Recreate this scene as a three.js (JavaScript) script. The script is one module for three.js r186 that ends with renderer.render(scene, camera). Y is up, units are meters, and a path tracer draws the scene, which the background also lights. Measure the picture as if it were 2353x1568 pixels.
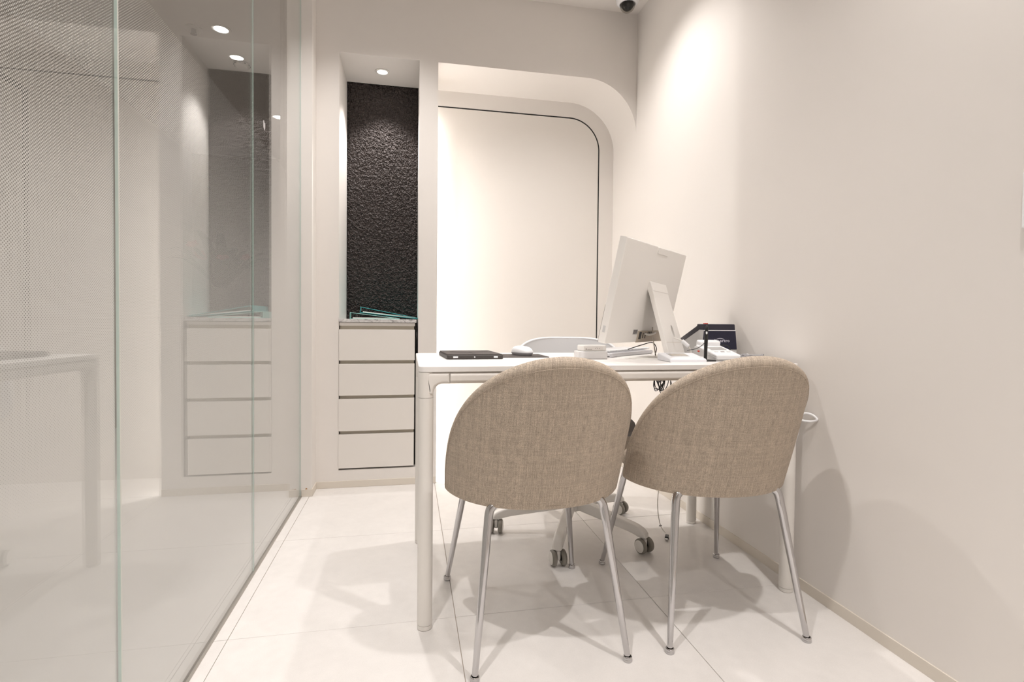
import * as THREE from 'three';
import { RoundedBoxGeometry } from 'three/addons/geometries/RoundedBoxGeometry.js';
import { mergeGeometries, mergeVertices, toCreasedNormals } from 'three/addons/utils/BufferGeometryUtils.js';
import { RectAreaLightUniformsLib } from 'three/addons/lights/RectAreaLightUniformsLib.js';
import { ImprovedNoise } from 'three/addons/math/ImprovedNoise.js';

// ---------------------------------------------------------------- camera, light, exposure
const scene = new THREE.Scene();
scene.background = new THREE.Color(0x000000);
const IMG_W = 2353, IMG_H = 1568, FOCAL = 1195.12;
const camera = new THREE.PerspectiveCamera(2 * Math.atan(IMG_H / 2 / FOCAL) * 180 / Math.PI, IMG_W / IMG_H, 0.05, 50);
camera.position.set(0, 0.8411, 2.7177);
camera.rotation.set(-0.0211, -0.1952, 0.0093, 'YXZ');
camera.setViewOffset(IMG_W, IMG_H, 0, 17.95, IMG_W, IMG_H);
camera.updateProjectionMatrix();

const renderer = new THREE.WebGLRenderer({ antialias: true });
renderer.toneMapping = THREE.LinearToneMapping;
renderer.toneMappingExposure = 1.06;
renderer.shadowMap.enabled = true;
RectAreaLightUniformsLib.init();

const BACK_CD = 3.6, FRONT_CD = 5.3, REAR_CD = 4.6;        // candela of the ceiling downlights in the room
const NICHE_CD = 2.3;
const CORRIDOR_CD = 2.3;
const STRIP_NITS = 230, STRIP_BACK_NITS = 60;
const LAMP = new THREE.Color().setRGB(1.0, 0.96, 0.94);
const CONE = THREE.MathUtils.degToRad(61);

// room
const XG = -0.5051, XR = 1.2277, HC = 2.5444, YB = 2.17, ZA = -0.325;   // glass plane, right wall, ceiling, soffit, alcove back
const ZREAR = 4.7, XC = -2.2, ZEND = -3.2;

// ---------------------------------------------------------------- helpers
const V = (x, y, z) => new THREE.Vector3(x, y, z);
let seed = 20240611;
const rnd = () => { seed = (seed * 1664525 + 1013904223) >>> 0; return seed / 4294967296; };
const perlin = new ImprovedNoise();
const noise = (x, y, z = 0) => perlin.noise(x, y, z);
const used = new Map();
function numbered(name) {
  const n = used.get(name) ?? 0; used.set(name, n + 1);
  return n ? `${name}_${String(n).padStart(3, '0')}` : name;
}
function mesh(name, geometry, material, parent) {
  const g = Array.isArray(geometry) ? (geometry.length > 1 ? mergeGeometries(geometry.map((q) => { const t = q.index ? q.toNonIndexed() : q; for (const k of Object.keys(t.attributes)) if (!['position', 'normal', 'uv'].includes(k)) t.deleteAttribute(k); return t; })) : geometry[0]) : geometry;
  const m = new THREE.Mesh(g, material);
  m.name = parent ? name : numbered(name);
  m.castShadow = m.receiveShadow = true;
  (parent ?? scene).add(m);
  return m;
}
function thing(name, label, category, [x, y, z] = [0, 0, 0], turn = 0, group) {
  const o = new THREE.Group(); o.name = numbered(name); scene.add(o);
  o.position.set(x, y, z); o.rotation.y = turn; o.userData = { label, category };
  if (group) o.userData.group = group;
  return o;
}
function tag(o, label, category, group) { o.userData = { label, category }; if (group) o.userData.group = group; return o; }
function struct(name, geometry, material, label) {
  const m = mesh(name, geometry, material); m.userData = { kind: 'structure', label, category: name.split('_')[0] }; return m;
}
function structGroup(name, label) {
  const g = new THREE.Group(); g.name = numbered(name); scene.add(g); g.userData = { kind: 'structure', label, category: name.split('_')[0] }; return g;
}
const box = (x0, x1, y0, y1, z0, z1) => new THREE.BoxGeometry(x1 - x0, y1 - y0, z1 - z0).translate((x0 + x1) / 2, (y0 + y1) / 2, (z0 + z1) / 2);
const rbox = (w, h, d, r = 0.003, s = 3) => new RoundedBoxGeometry(w, h, d, s, Math.min(r, w / 2.01, h / 2.01, d / 2.01));
const rboxAt = (x0, x1, y0, y1, z0, z1, r, s) => rbox(x1 - x0, y1 - y0, z1 - z0, r, s).translate((x0 + x1) / 2, (y0 + y1) / 2, (z0 + z1) / 2);
const cyl = (r0, r1, h, n = 32) => new THREE.CylinderGeometry(r0, r1, h, n);
function shape(points) { const s = new THREE.Shape(); points.forEach(([x, y], i) => (i ? s.lineTo(x, y) : s.moveTo(x, y))); s.closePath(); return s; }
const extrude = (s, depth, bevel = 0, seg = 3, curve = 24) => new THREE.ExtrudeGeometry(s, { depth: depth - 2 * bevel, bevelEnabled: bevel > 0, bevelThickness: bevel, bevelSize: bevel, bevelOffset: -bevel, bevelSegments: seg, curveSegments: curve }).translate(0, 0, bevel);
function roundRect(w, h, r, s = new THREE.Shape()) {
  const x = -w / 2, y = -h / 2; r = Math.min(r, w / 2, h / 2);
  s.moveTo(x + r, y); s.lineTo(x + w - r, y); s.absarc(x + w - r, y + r, r, -Math.PI / 2, 0); s.lineTo(x + w, y + h - r); s.absarc(x + w - r, y + h - r, r, 0, Math.PI / 2);
  s.lineTo(x + r, y + h); s.absarc(x + r, y + h - r, r, Math.PI / 2, Math.PI); s.lineTo(x, y + r); s.absarc(x + r, y + r, r, Math.PI, 1.5 * Math.PI); return s;
}
const plate = (w, d, h, r, bevel) => extrude(roundRect(w, d, r), h, bevel).rotateX(-Math.PI / 2);        // lies flat, base at y = 0
function tube(points, r, seg = 40, n = 8) { return new THREE.TubeGeometry(new THREE.CatmullRomCurve3(points.map((p) => (p.isVector3 ? p : V(...p)))), seg, r, n, false); }
function taperTube(points, radius, seg = 40, n = 16, caps = true) {                                     // radius(t), t from 0 to 1
  const curve = new THREE.CatmullRomCurve3(points.map((p) => V(...p)), false, 'centripetal'), f = curve.computeFrenetFrames(seg, false);
  const pos = [], uv = [], idx = [];
  for (let i = 0; i <= seg; i++) {
    const t = i / seg, c = curve.getPointAt(t), r = radius(t);
    for (let j = 0; j <= n; j++) {
      const a = j / n * 2 * Math.PI, q = c.clone().addScaledVector(f.normals[i], r * Math.cos(a)).addScaledVector(f.binormals[i], r * Math.sin(a));
      pos.push(q.x, q.y, q.z); uv.push(j / n, t);
    }
  }
  const w = n + 1;
  for (let i = 0; i < seg; i++) for (let j = 0; j < n; j++) { const a = i * w + j, b = a + w; idx.push(a, a + 1, b, a + 1, b + 1, b); }
  if (caps) for (const i of [0, seg]) {
    const c = curve.getPointAt(i / seg), k = pos.length / 3; pos.push(c.x, c.y, c.z); uv.push(0.5, 0.5);
    for (let j = 0; j < n; j++) { const a = i * w + j; i ? idx.push(k, a, a + 1) : idx.push(k, a + 1, a); }
  }
  const g = new THREE.BufferGeometry(); g.setAttribute('position', new THREE.Float32BufferAttribute(pos, 3)); g.setAttribute('uv', new THREE.Float32BufferAttribute(uv, 2)); g.setIndex(idx);
  g.computeVertexNormals(); return g;
}
function grid(nu, nv, fn) {                                                                             // fn(u, v) -> { p, uv }
  const pos = [], uv = [], idx = [];
  for (let i = 0; i <= nv; i++) for (let j = 0; j <= nu; j++) { const q = fn(j / nu, i / nv); pos.push(...q.p); uv.push(...q.uv); }
  const w = nu + 1;
  for (let i = 0; i < nv; i++) for (let j = 0; j < nu; j++) { const a = i * w + j, b = a + w; idx.push(a, a + 1, b, a + 1, b + 1, b); }
  const g = new THREE.BufferGeometry(); g.setAttribute('position', new THREE.Float32BufferAttribute(pos, 3)); g.setAttribute('uv', new THREE.Float32BufferAttribute(uv, 2)); g.setIndex(idx); g.computeVertexNormals(); return g;
}
function dataTexture(w, h, fn, srgb = true, wrapS = THREE.RepeatWrapping, wrapT = THREE.RepeatWrapping) {
  const d = new Uint8Array(w * h * 4);
  for (let y = 0; y < h; y++) for (let x = 0; x < w; x++) {
    const c = fn(x, y), k = (y * w + x) * 4, a = Array.isArray(c) ? c : [c, c, c];
    for (let i = 0; i < 3; i++) d[k + i] = Math.max(0, Math.min(255, Math.round(a[i]))); d[k + 3] = 255;
  }
  const t = new THREE.DataTexture(d, w, h, THREE.RGBAFormat); t.wrapS = wrapS; t.wrapT = wrapT; t.magFilter = THREE.LinearFilter; t.minFilter = THREE.LinearMipmapLinearFilter; t.generateMipmaps = true;
  if (srgb) t.colorSpace = THREE.SRGBColorSpace; t.needsUpdate = true; return t;
}
const lin = (r, g, b) => new THREE.Color().setRGB(r, g, b);
const std = (color, roughness = 0.6, extra = {}) => new THREE.MeshStandardMaterial({ color, roughness, ...extra });
const phys = (color, roughness, extra = {}) => new THREE.MeshPhysicalMaterial({ color, roughness, ...extra });
const wrapNoise = (x, y, n, f) => {                                                                     // tileable over n pixels
  const s = x / n, t = y / n, a = noise(s * f, t * f, 3.1), b = noise((s - 1) * f, t * f, 3.1), c = noise(s * f, (t - 1) * f, 3.1), e = noise((s - 1) * f, (t - 1) * f, 3.1);
  return (a * (1 - s) + b * s) * (1 - t) + (c * (1 - s) + e * s) * t;
};

// ---------------------------------------------------------------- materials
const M = {};
M.wall = std(lin(0.81, 0.77, 0.73), 0.7);
M.ceiling = std(lin(0.81, 0.77, 0.73), 0.8);
M.panel = std(lin(0.81, 0.77, 0.725), 0.5);
M.cabinet = std(lin(0.80, 0.76, 0.715), 0.42);
M.cabinetInside = std(lin(0.60, 0.55, 0.46), 0.6);
M.gap = std(lin(0.02, 0.018, 0.015), 0.7);
M.trimBlack = std(lin(0.012, 0.011, 0.01), 0.5);
M.base = std(lin(0.72, 0.66, 0.58), 0.5);
const tileTex = dataTexture(512, 512, (x, y) => {
  const v = 231 + 5 * wrapNoise(x, y, 512, 6) + 4 * wrapNoise(x, y, 512, 22) + (rnd() - 0.5) * 5;
  return [v, v - 4, v - 8];
});
M.tile = std(lin(0.98, 0.98, 0.98), 0.38, { map: tileTex });
M.grout = std(lin(0.56, 0.46, 0.38), 0.9);
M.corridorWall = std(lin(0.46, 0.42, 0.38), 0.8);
M.glass = phys(lin(0.985, 0.992, 0.988), 0.0, { transmission: 1, thickness: 0, ior: 1.52, side: THREE.DoubleSide });
M.glassEdge = std(lin(0.62, 0.76, 0.71), 0.3);
M.seal = std(lin(0.62, 0.62, 0.57), 0.4);
M.metalGrey = std(lin(0.45, 0.42, 0.38), 0.45, { metalness: 0.6 });
M.chrome = std(lin(0.56, 0.55, 0.555), 0.07, { metalness: 1 });
M.deskTop = std(lin(0.86, 0.835, 0.81), 0.38);
M.deskMetal = std(lin(0.80, 0.765, 0.72), 0.42);
M.whitePlastic = std(lin(0.90, 0.90, 0.91), 0.35);
M.warmWhite = std(lin(0.85, 0.82, 0.78), 0.4);
M.casterGrey = std(lin(0.27, 0.25, 0.215), 0.5);
M.seatGrey = std(lin(0.23, 0.215, 0.21), 0.85);
M.darkCase = std(lin(0.055, 0.047, 0.043), 0.5);
M.padDark = std(lin(0.085, 0.072, 0.066), 0.8);
M.navy = std(lin(0.018, 0.018, 0.042), 0.35);
M.navyTop = std(lin(0.022, 0.021, 0.036), 0.3);
M.deviceGrey = std(lin(0.42, 0.41, 0.40), 0.45);
M.deviceLight = std(lin(0.62, 0.61, 0.60), 0.45);
M.black = std(lin(0.012, 0.012, 0.012), 0.4);
M.red = std(lin(0.65, 0.06, 0.035), 0.4);
M.cableWhite = std(lin(0.78, 0.75, 0.70), 0.5);
M.cableGrey = std(lin(0.38, 0.37, 0.38), 0.5);
M.cableBeige = std(lin(0.55, 0.49, 0.42), 0.5);
M.teal = std(lin(0.05, 0.40, 0.42), 0.5);
M.tealPale = std(lin(0.30, 0.62, 0.58), 0.5);
M.paper = std(lin(0.82, 0.80, 0.76), 0.85);
M.steel = std(lin(0.6, 0.6, 0.6), 0.25, { metalness: 1 });
M.lamp = std(lin(1, 1, 1), 0.5, { emissive: lin(1.0, 0.95, 0.9), emissiveIntensity: 14 });
M.strip = std(lin(1, 1, 1), 0.5, { emissive: lin(1.0, 0.97, 0.94), emissiveIntensity: 6 });
const stone = std(lin(0.040, 0.030, 0.027), 0.6);
M.stone = stone;
const marbleTex = dataTexture(512, 128, (x, y) => {
  const a = x / 512 * 9, b = y / 128 * 3, w = noise(a * 0.8, b * 0.8, 7) * 2.2;
  const vein = Math.pow(1 - Math.abs(Math.sin((a * 0.9 + b * 1.1 + w) * 1.7)), 5), fine = Math.pow(1 - Math.abs(noise(a * 2.2, b * 3.1, 2)), 9);
  const v = 214 - 62 * vein - 26 * fine + 9 * noise(a * 4, b * 4, 1); return [v, v - 3, v - 5];
});
marbleTex.repeat.set(1, 0.16); M.marble = std(lin(1, 1, 1), 0.25, { map: marbleTex });
// woven linen upholstery: 1024 px over 0.32 m, warp and weft threads of varying tone
const fabricN = 1024, warp = [], weft = [];
for (let i = 0; i < fabricN; i++) { warp.push(rnd()); weft.push(rnd()); }
const PITCH = 2.3;
const fabricFn = (x, y, height) => {
  const i = Math.floor(x / PITCH), j = Math.floor(y / PITCH), over = (i + j) % 2 === 0;
  const fx = (x / PITCH) % 1 - 0.5, fy = (y / PITCH) % 1 - 0.5;
  const cloud = wrapNoise(x, y, 1024, 14), speck = wrapNoise(x, y, 1024, 150);
  const slubV = noise(i * 0.83, y / 60, 5), slubH = noise(x / 45, j * 0.83, 9), longV = noise(i * 0.37, y / 210, 15);
  const tone = over ? 0.8 * (warp[i] - 0.5) + 1.1 * slubV + 0.6 * longV : 0.7 * (weft[j] - 0.5) + 0.9 * slubH;
  const h = 0.5 + 0.5 * (over ? Math.cos(fx * Math.PI) : Math.cos(fy * Math.PI));
  if (height) return 255 * (0.15 + 0.5 * h + 0.25 * tone);
  const v = 1 + 0.22 * tone + 0.20 * speck + 0.05 * cloud + (rnd() - 0.5) * 0.24;
  return [174 * v, 160 * v, 144 * v];
};
const fabricMap = dataTexture(fabricN, fabricN, (x, y) => fabricFn(x, y, false));
const fabricBump = dataTexture(fabricN, fabricN, (x, y) => fabricFn(x, y, true), false);
M.fabric = phys(lin(1, 1, 1), 0.95, { map: fabricMap, bumpMap: fabricBump, bumpScale: 0.0003, sheen: 0.25, sheenRoughness: 0.6, sheenColor: lin(0.5, 0.45, 0.4) });

function labelTexture(w, h, draw) {
  const c = document.createElement('canvas'); c.width = w; c.height = h; const x = c.getContext('2d'); draw(x, w, h);
  const t = new THREE.CanvasTexture(c); t.colorSpace = THREE.SRGBColorSpace; return t;
}

// ---------------------------------------------------------------- lamps
function downlight(x, y, z, r, cd, label, group, cone = CONE, penumbra = 0.65) {
  const g = thing('ceiling_downlight', label, 'downlight', [x, y, z], 0, group);
  const prof = [[r * 0.86, -0.004], [r * 0.93, -0.0055], [r * 1.18, -0.004], [r * 1.22, 0], [r * 0.84, 0], [r * 0.84, -0.001]].map(([a, b]) => new THREE.Vector2(a, b));
  mesh('trim_ring', new THREE.LatheGeometry(prof, 48), M.warmWhite, g);
  mesh('lamp_face', cyl(r * 0.86, r * 0.86, 0.002, 40).translate(0, -0.0012, 0), M.lamp, g);
  const s = new THREE.SpotLight(LAMP, cd, 0, cone, penumbra, 2);
  s.position.set(0, -0.012, 0); s.castShadow = true; s.shadow.radius = 1.3; s.shadow.mapSize.set(1024, 1024);
  s.name = 'downlight_beam'; s.target.position.set(0, -1, 0); g.add(s, s.target);
  return g;
}

// ---------------------------------------------------------------- floor
const floor = structGroup('floor', 'pale porcelain tile floor');
mesh('grout_bed', box(XC - 0.1, XR + 0.1, -0.06, -0.0035, ZEND - 0.1, ZREAR + 0.1), M.grout, floor);
{
  const tw = 0.5976, td = 0.6297, gap = 0.0014;
  const g = rbox(tw - gap, 0.012, td - gap, 0.0012, 1); g.translate(0, -0.006, 0);
  for (let i = -5; i < 2; i++) for (let k = -6; k < 7; k++) {
    const x0 = 0.1335 + i * tw, z0 = 0.6223 + k * td;
    const t = mesh('tile', g, M.tile, floor); t.position.set(x0 + tw / 2, (rnd() - 0.5) * 0.0004, z0 + td / 2);
    if (rnd() < 0.5) t.rotation.y = Math.PI;
  }
}
// ---------------------------------------------------------------- ceiling and walls
struct('ceiling', box(XC - 0.1, XR + 0.1, HC, HC + 0.1, ZEND - 0.1, ZREAR + 0.1), M.ceiling, 'plain off-white ceiling');
struct('wall_right', box(XR, XR + 0.1, 0, HC, ZA - 0.12, ZREAR), M.wall, 'plain off-white wall beside the desk');
struct('wall_rear', box(XC - 0.1, XR + 0.1, 0, HC, ZREAR, ZREAR + 0.1), M.wall, 'off-white wall behind the viewer');
const RA = 0.285;
{
  const s = new THREE.Shape();
  s.moveTo(-0.60, 0); s.lineTo(0.045, 0); s.lineTo(0.045, 0.088); s.lineTo(-0.3455, 0.088); s.lineTo(-0.3455, YB); s.lineTo(XR - RA, YB);
  s.absarc(XR - RA, YB - RA, RA, Math.PI / 2, 0, true); s.lineTo(XR, HC); s.lineTo(-0.60, HC); s.closePath();
  const g = extrude(s, 0.325, 0, 1, 48).translate(0, 0, ZA);
  struct('wall_back', g, M.wall, 'off-white end wall with bulkhead, niche and arched alcove');
}
struct('wall_column', extrude(shape([[0.045, 0], [0.14, 0], [0.14, 0.02], [0.06, 0.02], [0.06, 0.325], [0.045, 0.325]]), YB).rotateX(-Math.PI / 2).scale(1, 1, 1), M.wall, 'slim upright between the niche and the lit alcove');
struct('wall_jamb', box(-0.565, -0.4535, 0, HC, 0, 0.11), M.wall, 'narrow upright where the glass partition ends');
// alcove back: wall, black shadow gap with a rounded corner, and the panel inside it
const doorShape = (inset) => {
  const x1 = 1.137 - inset, y1 = 2.083 - inset, r = 0.192 - inset, s = new THREE.Shape();
  s.moveTo(0.05, 0); s.lineTo(x1, 0); s.lineTo(x1, y1 - r); s.absarc(x1 - r, y1 - r, r, 0, Math.PI / 2); s.lineTo(0.05, y1); s.closePath(); return s;
};
{
  const s = shape([[0.05, 0], [XR + 0.02, 0], [XR + 0.02, YB + 0.05], [0.05, YB + 0.05]]);
  const h = new THREE.Path(); h.setFromPoints(doorShape(0).getPoints(40).reverse()); s.holes.push(h);
  struct('wall_alcove', extrude(s, 0.05, 0, 1, 40).translate(0, 0, ZA - 0.05), M.wall, 'off-white back of the arched alcove around the flush panel');
  struct('wall_alcove_gap', extrude(doorShape(-0.0005), 0.02, 0, 1, 40).translate(0, 0, ZA - 0.023), M.trimBlack, 'black shadow gap with a rounded corner');
  struct('door_1', extrude(doorShape(0.0085), 0.0025, 0, 1, 40).translate(0, 0, ZA - 0.0029), M.panel, 'flush cream panel with a rounded top corner outlined in black');
}
struct('wall_niche', box(-0.37, 0.05, 0, YB + 0.02, ZA - 0.10, ZA - 0.05), M.wall, 'back of the niche');
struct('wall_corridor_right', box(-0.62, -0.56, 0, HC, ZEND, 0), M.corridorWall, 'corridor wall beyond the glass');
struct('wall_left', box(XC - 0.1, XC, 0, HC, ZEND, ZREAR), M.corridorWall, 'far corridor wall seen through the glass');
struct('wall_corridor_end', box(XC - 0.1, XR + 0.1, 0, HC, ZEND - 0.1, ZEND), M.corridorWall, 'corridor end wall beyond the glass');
{ // black door frame on the far corridor wall
  const g = structGroup('door_2', 'black framed doorway on the far corridor wall, dim behind the dot film'), z0 = -0.793, z1 = 0.2, yt = 2.176, t = 0.03;
  mesh('frame', [box(XC, XC + 0.02, 0, yt, z0 - t, z0), box(XC, XC + 0.02, 0, yt, z1, z1 + t), box(XC, XC + 0.02, yt - t, yt, z0, z1)], M.trimBlack, g);
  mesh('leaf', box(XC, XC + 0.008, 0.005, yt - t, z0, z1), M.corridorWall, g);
}
// baseboards
const bh = 0.034, bt = 0.004;
struct('baseboard_right', rboxAt(XR - bt, XR + 0.002, 0, bh, ZA, ZREAR, 0.001, 1), M.base, 'low cream skirting along the right wall');
struct('baseboard_back', [rboxAt(-0.4535, 0.14, 0, bh, -0.002, bt, 0.001, 1)], M.base, 'low cream skirting under the drawers');
struct('baseboard_jamb', [rboxAt(-0.4995, -0.4495, 0, bh, 0.108, 0.114, 0.001, 1), rboxAt(-0.4545, -0.4495, 0, bh, 0.0, 0.112, 0.001, 1)], M.base, 'low cream skirting around the upright');
struct('baseboard_rear', rboxAt(XC, XR, 0, bh, ZREAR - bt, ZREAR + 0.001, 0.001, 1), M.base, 'low cream skirting behind the viewer');
{ // chipped paint at the foot of the jamb
  const s = new THREE.Shape(); s.moveTo(-0.005, 0); s.quadraticCurveTo(-0.003, 0.0055, 0.0005, 0.0056); s.quadraticCurveTo(0.004, 0.0052, 0.0052, 0); s.closePath();
  const g = extrude(s, 0.0006).translate(-0.478, bh + 0.0005, 0.1098);
  struct('trim_1', g, std(lin(0.40, 0.20, 0.07), 0.8), 'brown chip in the paint at the foot of the upright');
}
// ---------------------------------------------------------------- glass partition
const partition = structGroup('window_1', 'frameless glass partition with a graded white dot film');
const CELL_Z = 0.0056, CELL_Y = 0.005, FILM_TOP = 1.4665, FILM_SPAN = 0.90, FILM_LOW = FILM_TOP - FILM_SPAN;
const cover = [[1.4665, 0.10], [1.36, 0.24], [1.262, 0.40], [1.15, 0.57], [1.03, 0.745], [0.92, 0.835], [0.80, 0.90], [0.685, 0.955], [0.60, 0.985], [0.567, 1.0]];
const coverage = (y) => { for (let i = 1; i < cover.length; i++) if (y >= cover[i][0]) { const [a, p] = cover[i], [b, q] = cover[i - 1]; return p + (q - p) * (y - a) / (b - a); } return 1; };
const FW = 60, FC = 5, FH = 2048;
const filmAlpha = dataTexture(FW, FH, (x, y) => {
  let sum = 0;
  for (const [ox, oy] of [[0.25, 0.25], [0.75, 0.25], [0.25, 0.75], [0.75, 0.75]]) {
    const u = (x + ox) / FW * FC, hy = FILM_LOW + (y + oy) / FH * FILM_SPAN, v = (FILM_TOP - hy) / CELL_Y, c = coverage(hy);
    const du = (a) => Math.abs(a - Math.round(a)), d = Math.min(Math.hypot(du(u), du(v)), Math.hypot(du(u + 0.5), du(v + 0.5))), e = Math.min(Math.hypot(du(u + 0.5), du(v)), Math.hypot(du(u), du(v + 0.5)));
    const inside = c < 0.72 ? d < Math.sqrt(c / (2 * Math.PI)) : e > Math.sqrt((1 - c) / (2 * Math.PI));
    sum += inside ? 255 : 0;
  }
  return sum / 4;
}, false, THREE.RepeatWrapping, THREE.ClampToEdgeWrapping);
M.film = phys(lin(0.63, 0.61, 0.595), 0.9, { alphaMap: filmAlpha, transparent: true, side: THREE.DoubleSide });
const panes = [[0.1115, 0.8685], [0.8705, 1.6775], [1.6825, ZREAR - 0.002]];
for (const [z0, z1] of panes) {
  const p = mesh('pane', box(XG - 0.0025, XG + 0.0025, 0.004, HC - 0.002, z0, z1), M.glass, partition);
  const film = grid(1, 1, (u, v) => { const z = z0 + 0.004 + (z1 - z0 - 0.008) * u, y = 0.006 + (FILM_TOP - 0.006) * v; return { p: [XG - 0.0030, y, z], uv: [z / (CELL_Z * FC), (y - FILM_LOW) / FILM_SPAN] }; });
  mesh('dot_film', film, M.film, partition);
  for (const [z, s] of [[z0, 1], [z1, -1]]) mesh('polished_edge', box(XG - 0.0024, XG + 0.0024, 0.004, HC - 0.002, z - s * 0.0006, z - s * 0.0001), M.glassEdge, partition);
}
mesh('joint_seal', box(XG - 0.0015, XG + 0.0027, 0.004, HC - 0.002, 1.6782, 1.6818), M.seal, partition);
mesh('paper_scrap', extrude(shape([[-0.013, 0.012], [-0.004, 0.017], [0.006, 0.010], [0.013, 0.012], [0.012, -0.006], [0.003, -0.018], [-0.004, -0.012], [-0.010, -0.010]]), 0.0005).rotateY(Math.PI / 2).translate(XG + 0.0026, 1.523, 0.745), std(lin(0.55, 0.53, 0.53), 0.8), partition);
mesh('floor_channel', box(XG - 0.010, XG + 0.0085, 0.0, 0.004, 0.11, ZREAR), M.metalGrey, partition);

// ---------------------------------------------------------------- ceiling downlights in the room, the niche and the corridor
downlight(-0.10, HC, 0.55, 0.040, BACK_CD, 'round ceiling downlight over the drawers near the glass', 'room ceiling downlights');
downlight(0.80, HC, 0.57, 0.040, BACK_CD, 'round ceiling downlight above the monitor', 'room ceiling downlights');
downlight(-0.25, HC, 2.08, 0.040, FRONT_CD, 'round ceiling downlight near the glass, toward the viewer', 'room ceiling downlights');
downlight(0.98, HC, 2.10, 0.040, FRONT_CD, 'round ceiling downlight near the right wall, toward the viewer', 'room ceiling downlights');
downlight(-0.20, HC, 3.55, 0.040, REAR_CD, 'round ceiling downlight near the glass, behind the viewer', 'room ceiling downlights');
downlight(0.92, HC, 3.55, 0.040, REAR_CD, 'round ceiling downlight near the right wall, behind the viewer', 'room ceiling downlights');
downlight(-0.147, YB, -0.165, 0.031, NICHE_CD, 'glowing round downlight in the niche soffit', 'niche downlight', THREE.MathUtils.degToRad(46), 0.4);
downlight(-1.091, HC, -0.644, 0.045, CORRIDOR_CD, 'nearer glowing corridor downlight seen through the glass', 'corridor downlights');
downlight(-1.082, HC, -1.979, 0.045, CORRIDOR_CD, 'farther glowing corridor downlight seen through the glass', 'corridor downlights');
downlight(-1.091, HC, 0.69, 0.045, CORRIDOR_CD, 'corridor downlight above the glass partition', 'corridor downlights');

// hidden LED strips in the hollow behind the column: one towards the room, one towards the alcove panel
function ledStrip(label, x, z, dir, nits, w) {
  const g = thing('led_strip', label, 'light strip', [x, 0, z], 0, 'light strips behind the column'), turn = Math.atan2(dir.x, dir.z), h0 = 0.04, h1 = 2.0;
  mesh('channel', box(-w / 2 - 0.001, w / 2 + 0.001, h0, h1, -0.007, -0.004).rotateY(turn), M.metalGrey, g);
  mesh('diffuser', box(-w / 2, w / 2, h0 + 0.002, h1 - 0.002, -0.004, 0.0).rotateY(turn), M.strip, g);
  const l = new THREE.RectAreaLight(lin(1.0, 0.97, 0.935), nits, w, h1 - h0);
  l.position.set(dir.x * 0.002, (h0 + h1) / 2, dir.z * 0.002); l.rotation.set(0, turn + Math.PI, 0); l.name = 'strip_glow'; g.add(l);
}
ledStrip('white vertical light strip hidden behind the slim column, facing the right wall', 0.068, -0.082, V(1, 0, 0.8).normalize(), STRIP_NITS, 0.003);
ledStrip('white vertical light strip hidden behind the slim column, facing the alcove panel', 0.073, -0.268, V(0.35, 0, -1).normalize(), STRIP_BACK_NITS, 0.01);

// ---------------------------------------------------------------- niche: rough black stone back, marble shelf, drawers
{
  const w = 0.388, h = YB - 0.848, cell = 0.0064, nx = Math.ceil(w / cell) + 4, ny = Math.ceil(h / cell) + 4, pebble = [];
  for (let i = 0; i < nx * ny; i++) pebble.push([rnd(), rnd(), 0.25 + 0.75 * rnd(), 0.75 + 0.5 * rnd(), rnd() * Math.PI]);
  const g = grid(260, 886, (u, v) => {
    const px = u * w, py = v * h, ci = Math.floor(px / cell), cj = Math.floor(py / cell); let top = 0;
    for (let j = cj - 1; j <= cj + 1; j++) for (let i = ci - 1; i <= ci + 1; i++) {
      const [jx, jy, hh, rr, an] = pebble[(j + 2) * nx + i + 2], dx = px / cell - i - jx, dy = py / cell - j - jy, a = dx * Math.cos(an) + dy * Math.sin(an), b = (dy * Math.cos(an) - dx * Math.sin(an)) * 1.45;
      top = Math.max(top, hh * Math.max(0, 1 - (a * a + b * b) / (rr * rr)));
    }
    const x = -0.1505 + (u - 0.5) * w, y = 0.848 + v * h;
    const z = 0.0092 * top + 0.0024 * noise(x * 420, y * 420, 3) + 0.004 * noise(x * 60, y * 60, 2);
    return { p: [x, y, ZA - 0.016 + z], uv: [x, y] };
  });
  mesh('backing', box(-0.3445, 0.0435, 0.848, YB - 0.001, ZA - 0.049, ZA - 0.026), M.stone, tag(mesh('stone_panel', g, M.stone), 'black rough textured panel at the back of the niche', 'wall panel'));
}
tag(mesh('counter_slab', rboxAt(-0.344, 0.0365, 0.8335, 0.850, ZA - 0.018, 0.004, 0.001, 1), M.marble), 'grey veined marble shelf on top of the drawers', 'shelf');
{
  const c = thing('drawer_cabinet', 'cream built-in cabinet with four handleless drawers under the marble shelf', 'cabinet', [-0.1575, 0.09, 0]);
  const X0 = -0.1875, X1 = 0.1875;                                    // local x
  mesh('carcass', [box(X0 - 0.001, X1 + 0.006, 0.002, 0.742, ZA + 0.001, -0.045)], M.gap, c);
  mesh('top_rail', rboxAt(X0 + 0.002, X1 - 0.001, 0.726, 0.742, -0.045, -0.003, 0.0008, 1), M.cabinet, c);
  const rows = [[0.708, 0.551], [0.534, 0.374], [0.357, 0.195], [0.178, 0.007]];
  rows.forEach(([t, b], i) => {
    const d = mesh('drawer', rboxAt(X0 + (i > 1 ? -0.0015 : 0.0005), X1 - 0.0015 - i * 0.0008, b, t, -0.020, 0.003, 0.0012, 2), M.cabinet, c);
    mesh('finger_pull', box(X0 + 0.004, X1 - 0.005, t - 0.004, t + 0.0185, -0.043, -0.0195), M.cabinetInside, d);
  });
}
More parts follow.
